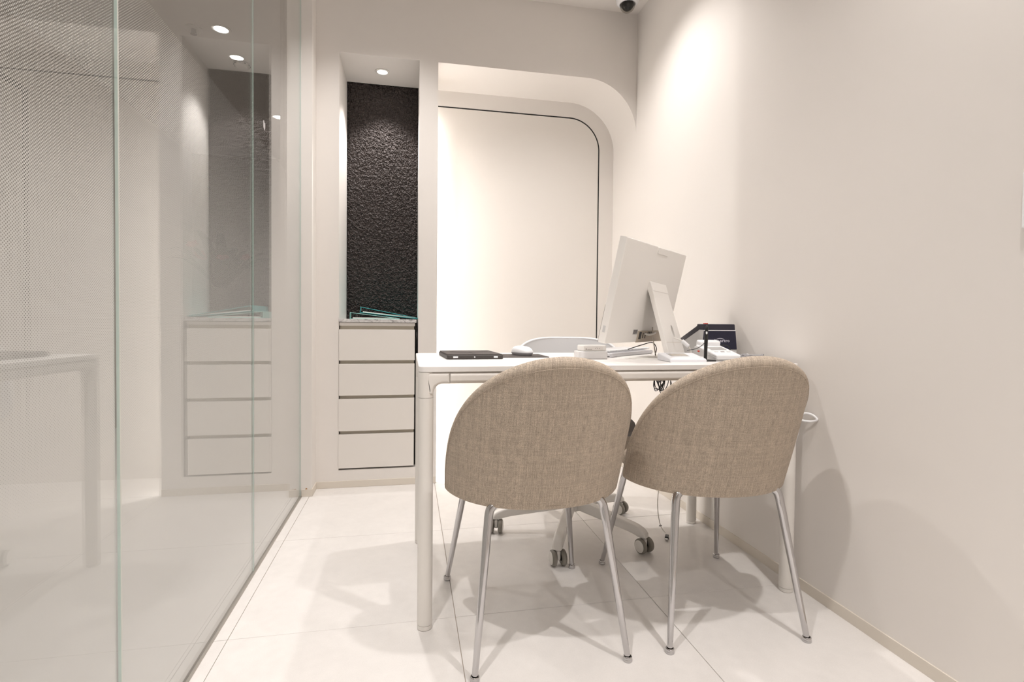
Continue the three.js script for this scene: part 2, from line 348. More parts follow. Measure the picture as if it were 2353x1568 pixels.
// ring binders lying on the shelf
function binder(pos, turn, tilt, w, t, cover, label) {
  const g = thing('ring_binder', label, 'binder', pos, turn, 'teal ring binders on the marble shelf');
  const tl = new THREE.Group(); tl.name = 'case'; g.add(tl); tl.rotation.z = tilt;
  const d = 0.25, th = 0.0025;
  mesh('front_cover', rboxAt(0, w, 0, th, -d, 0, 0.0008, 1).rotateZ(0).translate(0, 0, 0), cover, tl);
  mesh('spine', rboxAt(-th, 0, 0, t, -d, 0, 0.0008, 1), cover, tl);
  const back = mesh('back_cover', rboxAt(0, w + 0.004, -th, 0, -d, 0, 0.0008, 1), cover, tl); back.position.set(-th * 0.5, t, 0); back.rotation.z = -Math.asin(Math.min(0.9, (t - 0.006) / w));
  mesh('paper_stack', box(0.012, w - 0.012, 0.0027, 0.008, -d + 0.006, -0.004), M.paper, tl);
  const r = mesh('ring_mechanism', [new THREE.TorusGeometry(0.011, 0.0012, 8, 24).translate(0.018, 0.016, -0.06), new THREE.TorusGeometry(0.011, 0.0012, 8, 24).translate(0.018, 0.016, -0.19), box(0.001, 0.0028, 0.008, 0.026, -0.21, -0.04)], M.steel, tl);
  return g;
}
binder([-0.295, 0.8502, -0.045], 0.0, 0.0, 0.245, 0.034, M.tealPale, 'pale green ring binder lying flat, lower of the two on the marble shelf');
binder([-0.247, 0.8835, -0.055], 0.03, -0.105, 0.292, 0.030, M.teal, 'teal ring binder leaning on top of the paler one');

// ---------------------------------------------------------------- desk
const DX0 = 0.025, DX1 = 1.195, DZ0 = 0.702, DZ1 = 1.308, DT = 0.72;
{
  const cx = (DX0 + DX1) / 2, cz = (DZ0 + DZ1) / 2, w = DX1 - DX0, d = DZ1 - DZ0;
  const desk = thing('desk', 'white office desk with rounded corners and round legs', 'desk', [cx, 0, cz]);
  mesh('tabletop', plate(w, d, 0.0155, 0.022, 0.0016).translate(0, DT - 0.0155, 0), M.deskTop, desk);
  const r = 0.0205, ix = w / 2 - r, iz = d / 2 - r, ry0 = 0.6725, ry1 = DT - 0.0162;
  const rail = (len) => { const s = roundRect(2 * r - 0.001, ry1 - ry0, 0.011); return extrude(s, len).translate(0, (ry0 + ry1) / 2, -len / 2); };
  for (const s of [-1, 1]) mesh('rail', rail(w - 0.17).rotateY(Math.PI / 2).translate(0, 0, s * iz), M.deskMetal, desk);
  for (const s of [-1, 1]) mesh('rail', rail(d - 0.17).translate(s * ix, 0, 0), M.deskMetal, desk);
  const arm = (r, hb) => {                                                 // leg top that sweeps into a rail, profile in x and y
    const s = new THREE.Shape(), f = 0.026, L = 0.0845;
    s.moveTo(-0.006, ry0 - f - 0.004); s.lineTo(r - 0.002, ry0 - f - 0.004); s.lineTo(r, ry0 - f); s.absarc(r + f, ry0 - f, f, Math.PI, Math.PI / 2, true); s.lineTo(L - r, ry0); s.lineTo(L - r, ry1); s.lineTo(-0.006, ry1); s.closePath();
    return extrude(s, 2 * r, hb, 5, 20).translate(0, 0, -r);
  };
  for (const sx of [-1, 1]) for (const sz of [-1, 1]) {
    const a = arm(r - 0.0008, 0.0095), b = arm(r - 0.0014, 0.009).rotateY(-Math.PI / 2);
    if (sx > 0) a.rotateY(Math.PI); if (sz > 0) b.rotateY(Math.PI);
    mesh('corner_bracket', [a.translate(sx * ix, 0, sz * iz), b.translate(sx * ix, 0, sz * iz), cyl(r, r, ry1 - 0.6348, 40).translate(sx * ix, (ry1 + 0.6348) / 2, sz * iz)], M.deskMetal, desk);
    const leg = mesh('leg', cyl(r, r, 0.634 - 0.0135, 40).translate(sx * ix, (0.634 + 0.0135) / 2, sz * iz), M.deskMetal, desk);
    mesh('levelling_foot', [cyl(r - 0.0004, r - 0.0004, 0.0105, 40).translate(sx * ix, 0.0068, sz * iz), cyl(r - 0.002, r - 0.002, 0.015, 40).translate(sx * ix, 0.0076, sz * iz)], M.deskMetal, leg);
  }
}

// ---------------------------------------------------------------- upholstered visitor chairs
const CH = { Sm: 0.3496, ym: 0.392, yb: 0.3759, yt: 0.7586, p1: 2.2, p2: 2.245, q2: 1.943, R: 0.2545, zb: 0.2188, lean: 0.1146, bow: 0.0172, Rt: 0.2818 };
function shellBase(S, y) {                                            // wrapped back surface, chair-local
  const h = (y - CH.yb) / (CH.yt - CH.yb), R = CH.R + (CH.Rt - CH.R) * h, a = S / R;
  return V(R * Math.sin(a), y, CH.zb + CH.lean * h + CH.bow * h * (1 - h) - R * (1 - Math.cos(a)));
}
const shellNormal = (S, y) => { const e = 0.002, a = shellBase(S + e, y).sub(shellBase(S - e, y)), b = shellBase(S, y + e).sub(shellBase(S, y - e)); return a.cross(b).normalize(); };
const outline = [];                                                  // in unrolled width and height, counter-clockwise from the top
{
  const pts = [], N = 200;
  for (let i = 0; i <= N; i++) { const t = Math.sin(i / N * Math.PI / 2), y = CH.yt - (CH.yt - CH.ym) * (1 - t) ; pts.push([CH.Sm * Math.pow(Math.max(0, 1 - Math.pow((y - CH.ym) / (CH.yt - CH.ym), CH.p2)), 1 / CH.q2), y]); }
  pts.reverse();                                                     // from the top down to ym
  for (let i = 1; i <= 40; i++) { const t = Math.sin(i / 40 * Math.PI / 2), y = CH.ym - (CH.ym - CH.yb) * t; pts.push([CH.Sm * Math.pow(Math.max(0, 1 - Math.pow(t, CH.p1)), 1 / CH.p1), y]); }
  const full = [...pts, ...pts.slice(0, -1).reverse().map(([s, y]) => [-s, y])];
  const L = [0]; for (let i = 1; i < full.length; i++) L.push(L[i - 1] + Math.hypot(full[i][0] - full[i - 1][0], full[i][1] - full[i - 1][1]));
  const n = 180; let k = 0;
  for (let i = 0; i < n; i++) { const t = i / n * L[L.length - 1]; while (L[k + 1] < t) k++; const f = (t - L[k]) / (L[k + 1] - L[k]); outline.push([full[k][0] + f * (full[k + 1][0] - full[k][0]), full[k][1] + f * (full[k + 1][1] - full[k][1])]); }
}
function visitorChair(x, z, turn, label) {
  const g = thing('visitor_chair', label, 'chair', [x, 0, z], turn, 'upholstered visitor chairs at the desk');
  const TH = 0.040, C = [0, 0.50], n = outline.length;
  const prof = [];                                                   // [inset from the outline in metres or fraction, offset along the normal]
  for (let i = 0; i <= 14; i++) prof.push({ f: i / 14, inset: 0.016, off: 0 });
  for (let i = 1; i < 12; i++) { const a = i / 12 * Math.PI; prof.push({ f: 1, inset: 0.016 * (1 - Math.sin(a)), off: -TH / 2 * (1 - Math.cos(a)) }); }
  for (let i = 14; i >= 0; i--) prof.push({ f: i / 14, inset: 0.016, off: -TH });
  const pos = [], uv = [], idx = [];
  for (const { f, inset, off } of prof) for (let j = 0; j <= n; j++) {
    const [s0, y0] = outline[j % n], dx = s0 - C[0], dy = y0 - C[1], d = Math.hypot(dx, dy), k = f * (1 - inset / d), S = C[0] + dx * k, y = C[1] + dy * k;
    const p = shellBase(S, y).addScaledVector(shellNormal(S, y), off); pos.push(p.x, p.y, p.z); uv.push(S / 0.32 + 0.37, y / 0.32);
  }
  const w = n + 1;
  for (let i = 0; i < prof.length - 1; i++) for (let j = 0; j < n; j++) { const a = i * w + j, b = a + w; idx.push(a, a + 1, b, a + 1, b + 1, b); }
  let b = new THREE.BufferGeometry(); b.setAttribute('position', new THREE.Float32BufferAttribute(pos, 3)); b.setAttribute('uv', new THREE.Float32BufferAttribute(uv, 2)); b.setIndex(idx.reverse()); b.computeVertexNormals();
  const back = mesh('backrest', b, M.fabric, g);
  const seam = []; for (let j = 0; j < n; j++) { const [s0, y0] = outline[j], dx = s0 - C[0], dy = y0 - C[1], d = Math.hypot(dx, dy), k = 1 - 0.0195 / d, S = dx * k, y = C[1] + dy * k; if (y > 0.395) seam.push(shellBase(S, y).addScaledVector(shellNormal(S, y), 0.0001)); else seam.push(null); }
  const cut = seam.findIndex((q) => q === null), cont = [...seam.slice(cut), ...seam.slice(0, cut)].filter(Boolean);
  mesh('piping', new THREE.TubeGeometry(new THREE.CatmullRomCurve3(cont), 240, 0.0009, 6, false), M.fabric, back);
  const seatG = grid(64, 24, (u, v) => {                             // domed cushion
    const a = u * 2 * Math.PI, q = Math.PI * (v - 0.5), ex = (c, e) => Math.sign(c) * Math.pow(Math.abs(c), e), rr = ex(Math.cos(q), 0.35);
    const px = 0.222 * rr * ex(Math.cos(a), 0.72), pz = 0.225 * rr * ex(Math.sin(a), 0.72), y = 0.425 + 0.036 * ex(Math.sin(q), 0.8);
    return { p: [px, y, pz - 0.045], uv: [px / 0.32, pz / 0.32] };
  });
  mesh('seat', seatG, M.fabric, g);
  mesh('seat_base', plate(0.33, 0.34, 0.012, 0.08, 0.003).translate(0, 0.380, -0.03), M.darkCase, g);
  const legs = [[-1, 0.192, 0.243, 0.150, 0.176], [1, 0.192, 0.243, 0.150, 0.176], [-1, 0.213, -0.252, 0.160, -0.165], [1, 0.213, -0.252, 0.160, -0.165]];
  for (const [s, fx, fz, tx, tz] of legs) {
    const dzv = fz - tz, q = (t) => [s * (tx + (fx - tx) * t), 0.372 * (1 - t) + 0.008 * t, tz + dzv * t];
    const pts = [[s * (tx - 0.060), 0.395, tz - 0.10 * dzv - Math.sign(fz) * 0.03], [s * (tx - 0.028), 0.393, tz - Math.sign(fz) * 0.012], [s * (tx - 0.005), 0.380, tz - Math.sign(fz) * 0.003], q(0.10), q(0.25), q(0.5), q(0.75), q(1)];
    const leg = mesh('leg', taperTube(pts, (t) => 0.0112 - 0.0038 * Math.max(0, (t - 0.2) / 0.8), 64, 20), M.chrome, g);
    const gl = [[0, 0], [0.0112, 0], [0.0116, 0.0015], [0.0116, 0.0052], [0.0108, 0.0062], [0.0108, 0.0072], [0.0113, 0.008], [0.0113, 0.0115], [0.0098, 0.0132], [0.0082, 0.0132]].map(([a, c]) => new THREE.Vector2(a, c));
    mesh('foot_glide', new THREE.LatheGeometry(gl, 32).translate(s * fx, 0, fz), M.chrome, leg);
  }
  return g;
}
visitorChair(0.3426, 1.28, 0.0155, 'beige woven visitor chair with chrome legs, the one nearer the glass partition');
visitorChair(0.8634, 1.278, -0.0574, 'beige woven visitor chair with chrome legs, the one beside the right wall');

// ---------------------------------------------------------------- task chair behind the desk
{
  const g = thing('task_chair', 'white swivel chair on castors with a grey seat, behind the desk', 'office chair', [0.648, 0, 0.722]);
  const R = 0.305;
  const tips = [117, 49, 188, -29, -101].map((a) => a * Math.PI / 180);
  tips.forEach((a) => {
    const dx = Math.cos(a), dz = Math.sin(a);
    const sp = new THREE.Shape(); sp.moveTo(0.02, 0.098); sp.lineTo(R - 0.075, 0.070); sp.quadraticCurveTo(R - 0.022, 0.062, R - 0.017, 0.056); sp.lineTo(R + 0.015, 0.056); sp.quadraticCurveTo(R + 0.02, 0.085, R - 0.04, 0.099); sp.lineTo(0.02, 0.142); sp.closePath();
    const arm = extrude(sp, 0.036, 0.007, 4, 14).translate(0, 0, -0.018).rotateY(-a);
    mesh('base_arm', arm, M.warmWhite, g);
    const c = new THREE.Group(); c.name = 'castor'; g.add(c); c.position.set(dx * R, 0, dz * R); c.rotation.y = -a * 0.25 + 0.55;
    mesh('fork', [cyl(0.0085, 0.0085, 0.026, 16).translate(0, 0.052, 0), rbox(0.016, 0.034, 0.030, 0.007).translate(0.0, 0.036, 0)], M.warmWhite, c);
    for (const s of [-1, 1]) {
      const tire = new THREE.LatheGeometry([[0.012, -0.008], [0.0215, -0.009], [0.0265, -0.006], [0.0275, 0], [0.0265, 0.006], [0.021, 0.009], [0.012, 0.008]].map(([a2, b2]) => new THREE.Vector2(a2, b2)), 36).rotateZ(Math.PI / 2).translate(s * 0.0175, 0.0277, 0.006);
      const t = mesh('wheel', tire, M.casterGrey, c);
      mesh('hub_cap', new THREE.LatheGeometry([[0.0222, 0.0086], [0.0195, 0.0102], [0.012, 0.0114], [0, 0.0118]].map(([a2, b2]) => new THREE.Vector2(a2, b2)), 36).rotateZ(-s * Math.PI / 2).translate(s * 0.0175, 0.0277, 0.006), M.warmWhite, t);
    }
  });
  mesh('hub', [cyl(0.034, 0.040, 0.05, 32).translate(0, 0.118, 0)], M.warmWhite, g);
  mesh('gas_column', [cyl(0.024, 0.026, 0.14, 32).translate(0, 0.2, 0), cyl(0.014, 0.014, 0.16, 24).translate(0, 0.33, 0)], M.warmWhite, g);
  const top = new THREE.Group(); top.name = 'upper_body'; g.add(top); top.rotation.y = -0.2;
  mesh('mechanism', rbox(0.16, 0.035, 0.22, 0.012).translate(0, 0.395, 0), M.warmWhite, top);
  mesh('seat_pan', plate(0.43, 0.43, 0.018, 0.11, 0.006).translate(0, 0.408, 0), M.warmWhite, top);
  mesh('seat', plate(0.445, 0.45, 0.052, 0.12, 0.020).translate(0, 0.424, 0.005), M.seatGrey, top);
  const back = grid(56, 40, (u, v) => {
    const e = (c, k) => Math.sign(c) * Math.pow(Math.abs(c), k), a = u * 2 * Math.PI, r = Math.min(1, v * 1.0);
    const X = 0.248 * e(Math.cos(a), 0.52) * r, Y = 0.165 * e(Math.sin(a), 0.52) * r;
    return { p: [X * (1 + 0.14 * Y / 0.165 * -0.6), 0.605 + Y, -0.285 + 1.1 * X * X - 0.12 * Y], uv: [X, Y] };
  });
  const inner = back.clone().translate(0, 0, 0.012);
  const rimPts = []; for (let i = 0; i < 80; i++) { const a = i / 80 * 2 * Math.PI, e = (c, k) => Math.sign(c) * Math.pow(Math.abs(c), k), X = 0.248 * e(Math.cos(a), 0.52), Y = 0.165 * e(Math.sin(a), 0.52); rimPts.push(V(X * (1 + 0.14 * Y / 0.165 * -0.6), 0.605 + Y, -0.279 + 1.1 * X * X - 0.12 * Y)); }
  const bk = mesh('backrest', [back, inner], M.whitePlastic, top);
  mesh('rim', new THREE.TubeGeometry(new THREE.CatmullRomCurve3(rimPts, true), 200, 0.007, 10, true), M.whitePlastic, bk);
  for (const s of [-1, 1]) mesh('back_support', taperTube([[s * 0.06, 0.39, -0.05], [s * 0.075, 0.385, -0.2], [s * 0.08, 0.42, -0.262], [s * 0.08, 0.56, -0.287]], () => 0.011, 30, 12), M.warmWhite, top);
}

// ---------------------------------------------------------------- all-in-one monitor
const MON = { x: 0.607, y: 0.775, z: 1.16, yaw: 0.728, tilt: 0.217, w: 0.54, h: 0.34 };
const md = V(Math.cos(MON.yaw), 0, -Math.sin(MON.yaw)), mn = V(Math.sin(MON.yaw), 0, Math.cos(MON.yaw)), mu = V(0, Math.cos(MON.tilt), 0).addScaledVector(mn, Math.sin(MON.tilt)), mo = md.clone().cross(mu).normalize();
{
  const g = thing('all_in_one_computer', 'white all-in-one computer seen from behind, angled on the desk', 'computer', [MON.x, DT, MON.z]);
  const head = new THREE.Group(); head.name = 'display_housing'; g.add(head);
  head.position.set(0, MON.y - DT, 0); head.matrixAutoUpdate = true;
  head.quaternion.setFromRotationMatrix(new THREE.Matrix4().makeBasis(md, mu, mo));    // local x along the width, y up the back, z out of the back
  const W = MON.w, Hh = MON.h;
  const s = new THREE.Shape(); s.moveTo(0.004, 0); s.lineTo(W - 0.004, 0); s.lineTo(W, 0.004); s.lineTo(W, Hh); s.lineTo(W * 0.655, Hh); s.lineTo(W * 0.65, Hh - 0.003); s.lineTo(W * 0.47, Hh - 0.003); s.lineTo(W * 0.465, Hh); s.lineTo(0, Hh); s.lineTo(0, 0.004); s.closePath();
  mesh('housing', extrude(s, 0.026, 0.003, 3).translate(0, 0, -0.026), M.warmWhite, head);
  mesh('screen', rbox(W - 0.02, Hh - 0.02, 0.004, 0.001).translate(W / 2, Hh / 2, -0.0265), M.black, head);
  mesh('camera_bump', rbox(W * 0.17, 0.022, 0.006, 0.002).translate(W * 0.56, Hh - 0.013, 0.0005), M.warmWhite, head);
  mesh('port_bay', rbox(0.24, 0.042, 0.004, 0.001).translate(0.356, 0.020, 0.0), std(lin(0.50, 0.43, 0.35), 0.5), head);
  const lbl = labelTexture(128, 64, (c, w, h) => { c.fillStyle = '#9c9896'; c.fillRect(0, 0, w, h); c.fillStyle = '#3c3836'; for (let i = 0; i < 30; i++) c.fillRect(14 + i * 3.4, 8, (i * 7 % 3) + 1, 22); c.fillRect(14, 38, 96, 5); c.fillRect(14, 48, 60, 5); });
  mesh('barcode_sticker', rbox(0.036, 0.017, 0.0006, 0.0002).translate(W * 0.397, 0.037, 0.0004), std(lin(1, 1, 1), 0.6, { map: lbl }), head);
  const ports = [[0.258, 0.018, 0.026], [0.282, 0.004, 0.020], [0.304, 0.004, 0.022]];
  for (const [px, pw, ph] of ports) mesh('port', rbox(pw, ph, 0.003, 0.001).translate(px, 0.024, 0.0018), M.black, head);
  for (let i = 0; i < 4; i++) mesh('port', rbox(0.006, 0.008, 0.003, 0.001).translate(0.325 + i * 0.014, 0.034, 0.0018), M.black, head);
  mesh('side_label', rbox(0.0006, 0.022, 0.009, 0.0002).translate(-0.0003, 0.046, -0.013), M.deviceLight, head);
  mesh('seam_line', rbox(0.0008, Hh * 0.36, 0.0008, 0.0002).translate(0.0012, Hh * 0.18, -0.0262), M.casterGrey, head);
  // easel stand from the middle of the back down to the desk
  const mid = (a, b, c) => V(0, MON.y - DT, 0).addScaledVector(md, a).addScaledVector(mu, b).addScaledVector(mo, c);
  const sw = 0.145, cx = W * 0.578, top = mid(cx, Hh * 0.605, 0.0), foot = V(0, 0.009, 0).addScaledVector(md, cx - 0.018).addScaledVector(mn, 0.118);
  const axis = foot.clone().sub(top), len = axis.length(), ax = axis.clone().normalize(), out = md.clone().cross(ax).normalize().multiplyScalar(-1);
  const stand = new THREE.Group(); stand.name = 'stand'; g.add(stand);
  stand.position.copy(top); stand.quaternion.setFromRotationMatrix(new THREE.Matrix4().makeBasis(md, ax.clone().multiplyScalar(-1), md.clone().cross(ax.clone().multiplyScalar(-1))));
  const ss = shape([[-sw / 2, 0], [sw / 2, 0], [sw / 2 + 0.004, -len], [-sw / 2 - 0.010, -len]]);
  const slot = new THREE.Path(); slot.absellipse(0.012, -len * 0.66, 0.011, 0.024, 0, 2 * Math.PI, true); ss.holes.push(slot);
  mesh('stand_leg', extrude(ss, 0.016, 0.0015, 2, 24).translate(0, 0, -0.008), M.warmWhite, stand);
  mesh('hinge_block', rbox(sw + 0.001, 0.036, 0.020, 0.003).translate(0, -0.010, -0.0005), M.warmWhite, stand);
  mesh('groove', rbox(sw * 0.99, 0.0012, 0.0008, 0.0003).translate(0, -len * 0.82, 0.0081), M.base, stand);
}

// ---------------------------------------------------------------- things on the desk
const onDesk = (o) => o;
{ // tablet in a folding case
  const g = thing('tablet', 'dark brown tablet in a folding case lying at the left end of the desk', 'tablet', [0.205, DT, 0.93], 0.06);
  mesh('case', plate(0.186, 0.235, 0.0140, 0.010, 0.004), M.darkCase, g);
  mesh('cover_flap', plate(0.180, 0.229, 0.0022, 0.009, 0.0008).translate(0, 0.0141, -0.001), M.padDark, g);
  mesh('crease', [box(-0.092, 0.0, 0.0163, 0.0168, -0.0005, 0.0005).rotateY(-0.75).translate(0.004, 0, 0.03), box(0, 0.10, 0.0163, 0.0168, -0.0005, 0.0005).rotateY(0.62).translate(-0.01, 0, 0.02), box(-0.0006, 0.0006, 0.0163, 0.0168, 0.03, 0.125)], M.darkCase, g);
  for (const [x, w] of [[-0.066, 0.016], [0.066, 0.014]]) mesh('button_window', rbox(w, 0.0056, 0.002, 0.0008).translate(x, 0.0072, 0.1169), M.whitePlastic, g);
  mesh('jack_window', new THREE.SphereGeometry(0.0026, 16, 12).translate(-0.004, 0.0072, 0.1165), M.whitePlastic, g);
}
tag(mesh('mouse_pad', plate(0.235, 0.165, 0.0025, 0.004, 0.0006).translate(0.36, DT, 0.895), M.padDark), 'dark grey mouse pad beside the tablet', 'mouse pad');
{
  const g = thing('computer_mouse', 'white wireless mouse on the dark mouse pad', 'mouse', [0.400, DT + 0.0025, 0.885], 0.35);
  const top = grid(48, 20, (u, v) => { const a = u * 2 * Math.PI, e = (c, k) => Math.sign(c) * Math.pow(Math.abs(c), k), q = v * Math.PI / 2, r = Math.pow(Math.cos(q), 0.55); return { p: [0.030 * r * e(Math.cos(a), 0.8), 0.011 + 0.022 * Math.pow(Math.sin(q), 1.1) * (1 - 0.12 * Math.sin(a) * r), 0.050 * r * e(Math.sin(a), 0.8)], uv: [u, v] }; });
  mesh('shell', top, M.whitePlastic, g);
  const low = grid(48, 8, (u, v) => { const a = u * 2 * Math.PI, e = (c, k) => Math.sign(c) * Math.pow(Math.abs(c), k), r = 0.84 + 0.16 * Math.sin(v * Math.PI / 2); return { p: [0.030 * r * e(Math.cos(a), 0.8), 0.011 * v, 0.050 * r * e(Math.sin(a), 0.8)], uv: [u, v] }; });
  mesh('lower_body', [low, plate(0.046, 0.08, 0.003, 0.02, 0.001)], std(lin(0.50, 0.49, 0.52), 0.4), g);
  mesh('scroll_wheel', new THREE.TorusGeometry(0.0065, 0.0018, 8, 20).rotateY(Math.PI / 2).translate(0, 0.0255, -0.026), M.deviceLight, g);
}
{ // small white hub with a lighter unit on top
  const g = thing('card_reader', 'small white rounded box with a lighter unit on top, in front of the keyboard', 'card reader', [0.606, DT, 1.035], -0.02);
  mesh('base_box', plate(0.100, 0.075, 0.0262, 0.012, 0.003), std(lin(0.72, 0.70, 0.69), 0.3), g);
  const up = mesh('top_unit', plate(0.088, 0.058, 0.0205, 0.010, 0.004).translate(0.005, 0.0256, -0.004), M.warmWhite, g);
  const t = labelTexture(256, 48, (c, w, h) => { c.fillStyle = '#e9e3dd'; c.fillRect(0, 0, w, h); c.fillStyle = '#4a433e'; c.beginPath(); c.arc(26, 34, 7, 0, 7); c.fill(); c.fillRect(22, 20, 5, 10); c.font = '15px sans-serif'; c.fillStyle = '#8d857e'; for (let i = 0; i < 3; i++) c.fillRect(150 + i * 26, 18, 9, 11); c.fillRect(152, 8, 32, 2); for (let i = 0; i < 6; i++) c.fillRect(44 + i * 11, 32, 7, 9); });
  mesh('printed_label', new THREE.PlaneGeometry(0.066, 0.0105).translate(0.002, 0.0352, 0.02515), std(lin(1, 1, 1), 0.5, { map: t }), up);
}
{ // keyboard lying parallel to the computer, on its user side
  const g = thing('keyboard', 'white slim keyboard propped up under the computer screen', 'keyboard', [0.700, DT, 0.995], MON.yaw - 0.02);
  const kb = new THREE.Group(); kb.name = 'keyboard_body'; g.add(kb); kb.rotation.x = 0.0; kb.position.y = 0.0;
  mesh('body', rbox(0.36, 0.011, 0.125, 0.004).rotateX(0.09).translate(0.18, 0.0128, -0.064), std(lin(0.76, 0.75, 0.76), 0.35), kb);
  mesh('rear_bar', rbox(0.350, 0.015, 0.012, 0.004).translate(0.175, 0.0080, -0.006), std(lin(0.70, 0.69, 0.71), 0.3), kb);
  const key = rbox(0.0235, 0.005, 0.0165, 0.0015, 1);
  for (let r = 0; r < 5; r++) for (let c = 0; c < 13; c++) { const k = mesh('key', key, M.whitePlastic, kb); k.position.set(0.022 + c * 0.0264, 0.0222 - r * 0.0018, -0.022 - r * 0.0205); k.rotation.x = 0.09; }
}
tag(mesh('paper_sheet', box(-0.075, 0.075, 0, 0.0008, -0.09, 0.09).rotateY(0.25).translate(0.80, DT, 0.98), M.paper), 'sheet of cream paper on the desk under the computer', 'paper');
{ // signature pad
  const g = thing('signature_pad', 'white signature pad with a small screen at the front of the desk', 'signature pad', [0.868, DT, 1.168], -0.08);
  const s = shape([[-0.050, 0], [0.053, 0], [0.053, 0.008], [0.047, 0.011], [-0.034, 0.023], [-0.046, 0.024], [-0.050, 0.018]]);
  mesh('body', extrude(s, 0.122, 0.003, 3).rotateY(-Math.PI / 2).translate(0.061, 0, 0), std(lin(0.82, 0.82, 0.85), 0.35), g);
  const face = new THREE.Group(); face.name = 'face_panel'; g.add(face); face.position.set(0, 0.0172, 0.007); face.rotation.x = Math.atan2(0.012, 0.081);
  mesh('bezel', rbox(0.062, 0.0012, 0.042, 0.0005).translate(-0.008, 0, -0.016), M.deviceGrey, face);
  mesh('screen', rbox(0.054, 0.0006, 0.034, 0.0002).translate(-0.008, 0.0007, -0.013), std(lin(0.45, 0.41, 0.35), 0.25), face);
  mesh('pen_tray', rbox(0.010, 0.005, 0.06, 0.002).translate(0.054, 0.0135, 0.006), M.whitePlastic, g);
}
{ // black stylus standing in the pad's holder
  const g = thing('stylus', 'black stylus pen standing upright beside the signature pad', 'pen', [0.953, DT, 1.170]);
  mesh('barrel', taperTube([[0, 0.004, 0], [0.001, 0.05, 0], [0.004, 0.104, -0.002], [0.006, 0.117, -0.003]], (t) => (t > 0.9 ? 0.006 - 0.03 * (t - 0.9) : 0.0058 - 0.0012 * Math.abs(t - 0.5)), 30, 14), M.black, g);
  mesh('button', new THREE.SphereGeometry(0.0035, 14, 10).scale(0.8, 1.4, 0.8).translate(0.000, 0.092, 0.0050), M.whitePlastic, g);
  mesh('holder', rbox(0.034, 0.004, 0.040, 0.001).translate(0.006, 0.002, 0.006), M.black, g);
  mesh('cord', tube([[0.0, 0.088, 0.005], [-0.006, 0.062, 0.006], [-0.022, 0.042, -0.01], [-0.040, 0.032, -0.045]], 0.001, 30, 6), M.black, g);
}
{ // card payment terminal, sloping towards the front
  const g = thing('payment_terminal', 'white and grey card terminal with a small display, behind the stylus', 'card terminal', [1.028, DT, 1.112], -0.04);
  const side = shape([[-0.076, 0.004], [0.074, 0.0], [0.082, 0.008], [0.078, 0.015], [-0.050, 0.042], [-0.070, 0.042], [-0.078, 0.030]]);
  mesh('body', extrude(side, 0.088, 0.006, 4).rotateY(-Math.PI / 2).translate(0.044, 0, 0), M.deviceLight, g);
  const face = new THREE.Group(); face.name = 'top_cover'; g.add(face); face.position.set(0, 0.0305, 0.010); face.rotation.x = Math.atan2(0.027, 0.128);
  mesh('cover', rbox(0.087, 0.009, 0.138, 0.004).translate(0, 0.0, 0), M.whitePlastic, face);
  mesh('printer_hump', rbox(0.078, 0.022, 0.030, 0.006).translate(0, 0.009, -0.064), M.whitePlastic, face);
  mesh('display', rbox(0.056, 0.0012, 0.036, 0.0004).translate(0.002, 0.0047, -0.012), M.deviceGrey, face);
  for (let i = 0; i < 3; i++) mesh('button', rbox(0.013, 0.0014, 0.006, 0.0004).translate(-0.022 + i * 0.022, 0.0047, 0.030), i === 1 ? M.casterGrey : M.deviceLight, face);
  mesh('red_key', rbox(0.012, 0.004, 0.006, 0.001).translate(-0.044, -0.012, -0.04), M.red, face);
}
{ // receipt printer with a navy back
  const g = thing('receipt_printer', 'navy and grey wedge-shaped receipt terminal against the right wall', 'receipt printer', [1.115, DT, 0.998], -0.02);
  const taper = (q) => { const a = q.attributes.position; for (let i = 0; i < a.count; i++) a.setX(i, a.getX(i) * (1.2 - 0.2 * a.getY(i) / 0.121)); q.computeVertexNormals(); return q; };
  const s = shape([[-0.004, 0], [0, 0.004], [-0.004, 0.100], [-0.040, 0.104], [-0.170, 0.052], [-0.172, 0.03], [-0.168, 0]]);
  mesh('body', taper(extrude(s, 0.121, 0.003, 3).rotateY(-Math.PI / 2).translate(0.0605, 0, 0)), M.deviceLight, g);
  const t = labelTexture(512, 300, (c, w, h) => { c.fillStyle = '#1b1a33'; c.fillRect(0, 0, w, h); for (let i = 0; i < 260; i++) { c.fillStyle = `rgba(150,150,175,${0.12 + 0.3 * rnd()})`; const q = 1 + rnd() * 2.2; c.fillRect(rnd() * w, rnd() * h, q, q); } c.fillStyle = '#d9d7e0'; c.font = 'bold 58px serif'; c.textAlign = 'center'; c.fillText('Smartro', w * 0.57, h * 0.60); c.strokeStyle = '#d9d7e0'; c.lineWidth = 8; c.beginPath(); c.arc(w * 0.53, h * 0.76, 108, -2.15, -1.0); c.stroke(); });
  mesh('back_panel', taper(rbox(0.1205, 0.068, 0.0016, 0.0006).translate(0, 0.0625, 0.0004)), M.navy, g);
  mesh('printed_front', taper(new THREE.PlaneGeometry(0.119, 0.067).translate(0, 0.0625, 0.0014)), phys(lin(1, 1, 1), 0.3, { map: t }), g);
  mesh('lid', taper(rbox(0.122, 0.0225, 0.052, 0.003).translate(0, 0.110, -0.0265)), M.navyTop, g);
  mesh('side_band', taper(extrude(shape([[-0.036, 0.098], [-0.036, 0.120], [-0.170, 0.062], [-0.170, 0.042]]), 0.1225).rotateY(-Math.PI / 2).translate(0.06125, 0, 0)), M.navyTop, g);
  mesh('edge_strip', taper(rbox(0.1225, 0.0024, 0.004, 0.0008).translate(0, 0.0978, 0.0004)), M.whitePlastic, g);
  mesh('red_key', rbox(0.014, 0.005, 0.012, 0.0015).translate(-0.045, 0.122, -0.020), M.red, g);
}
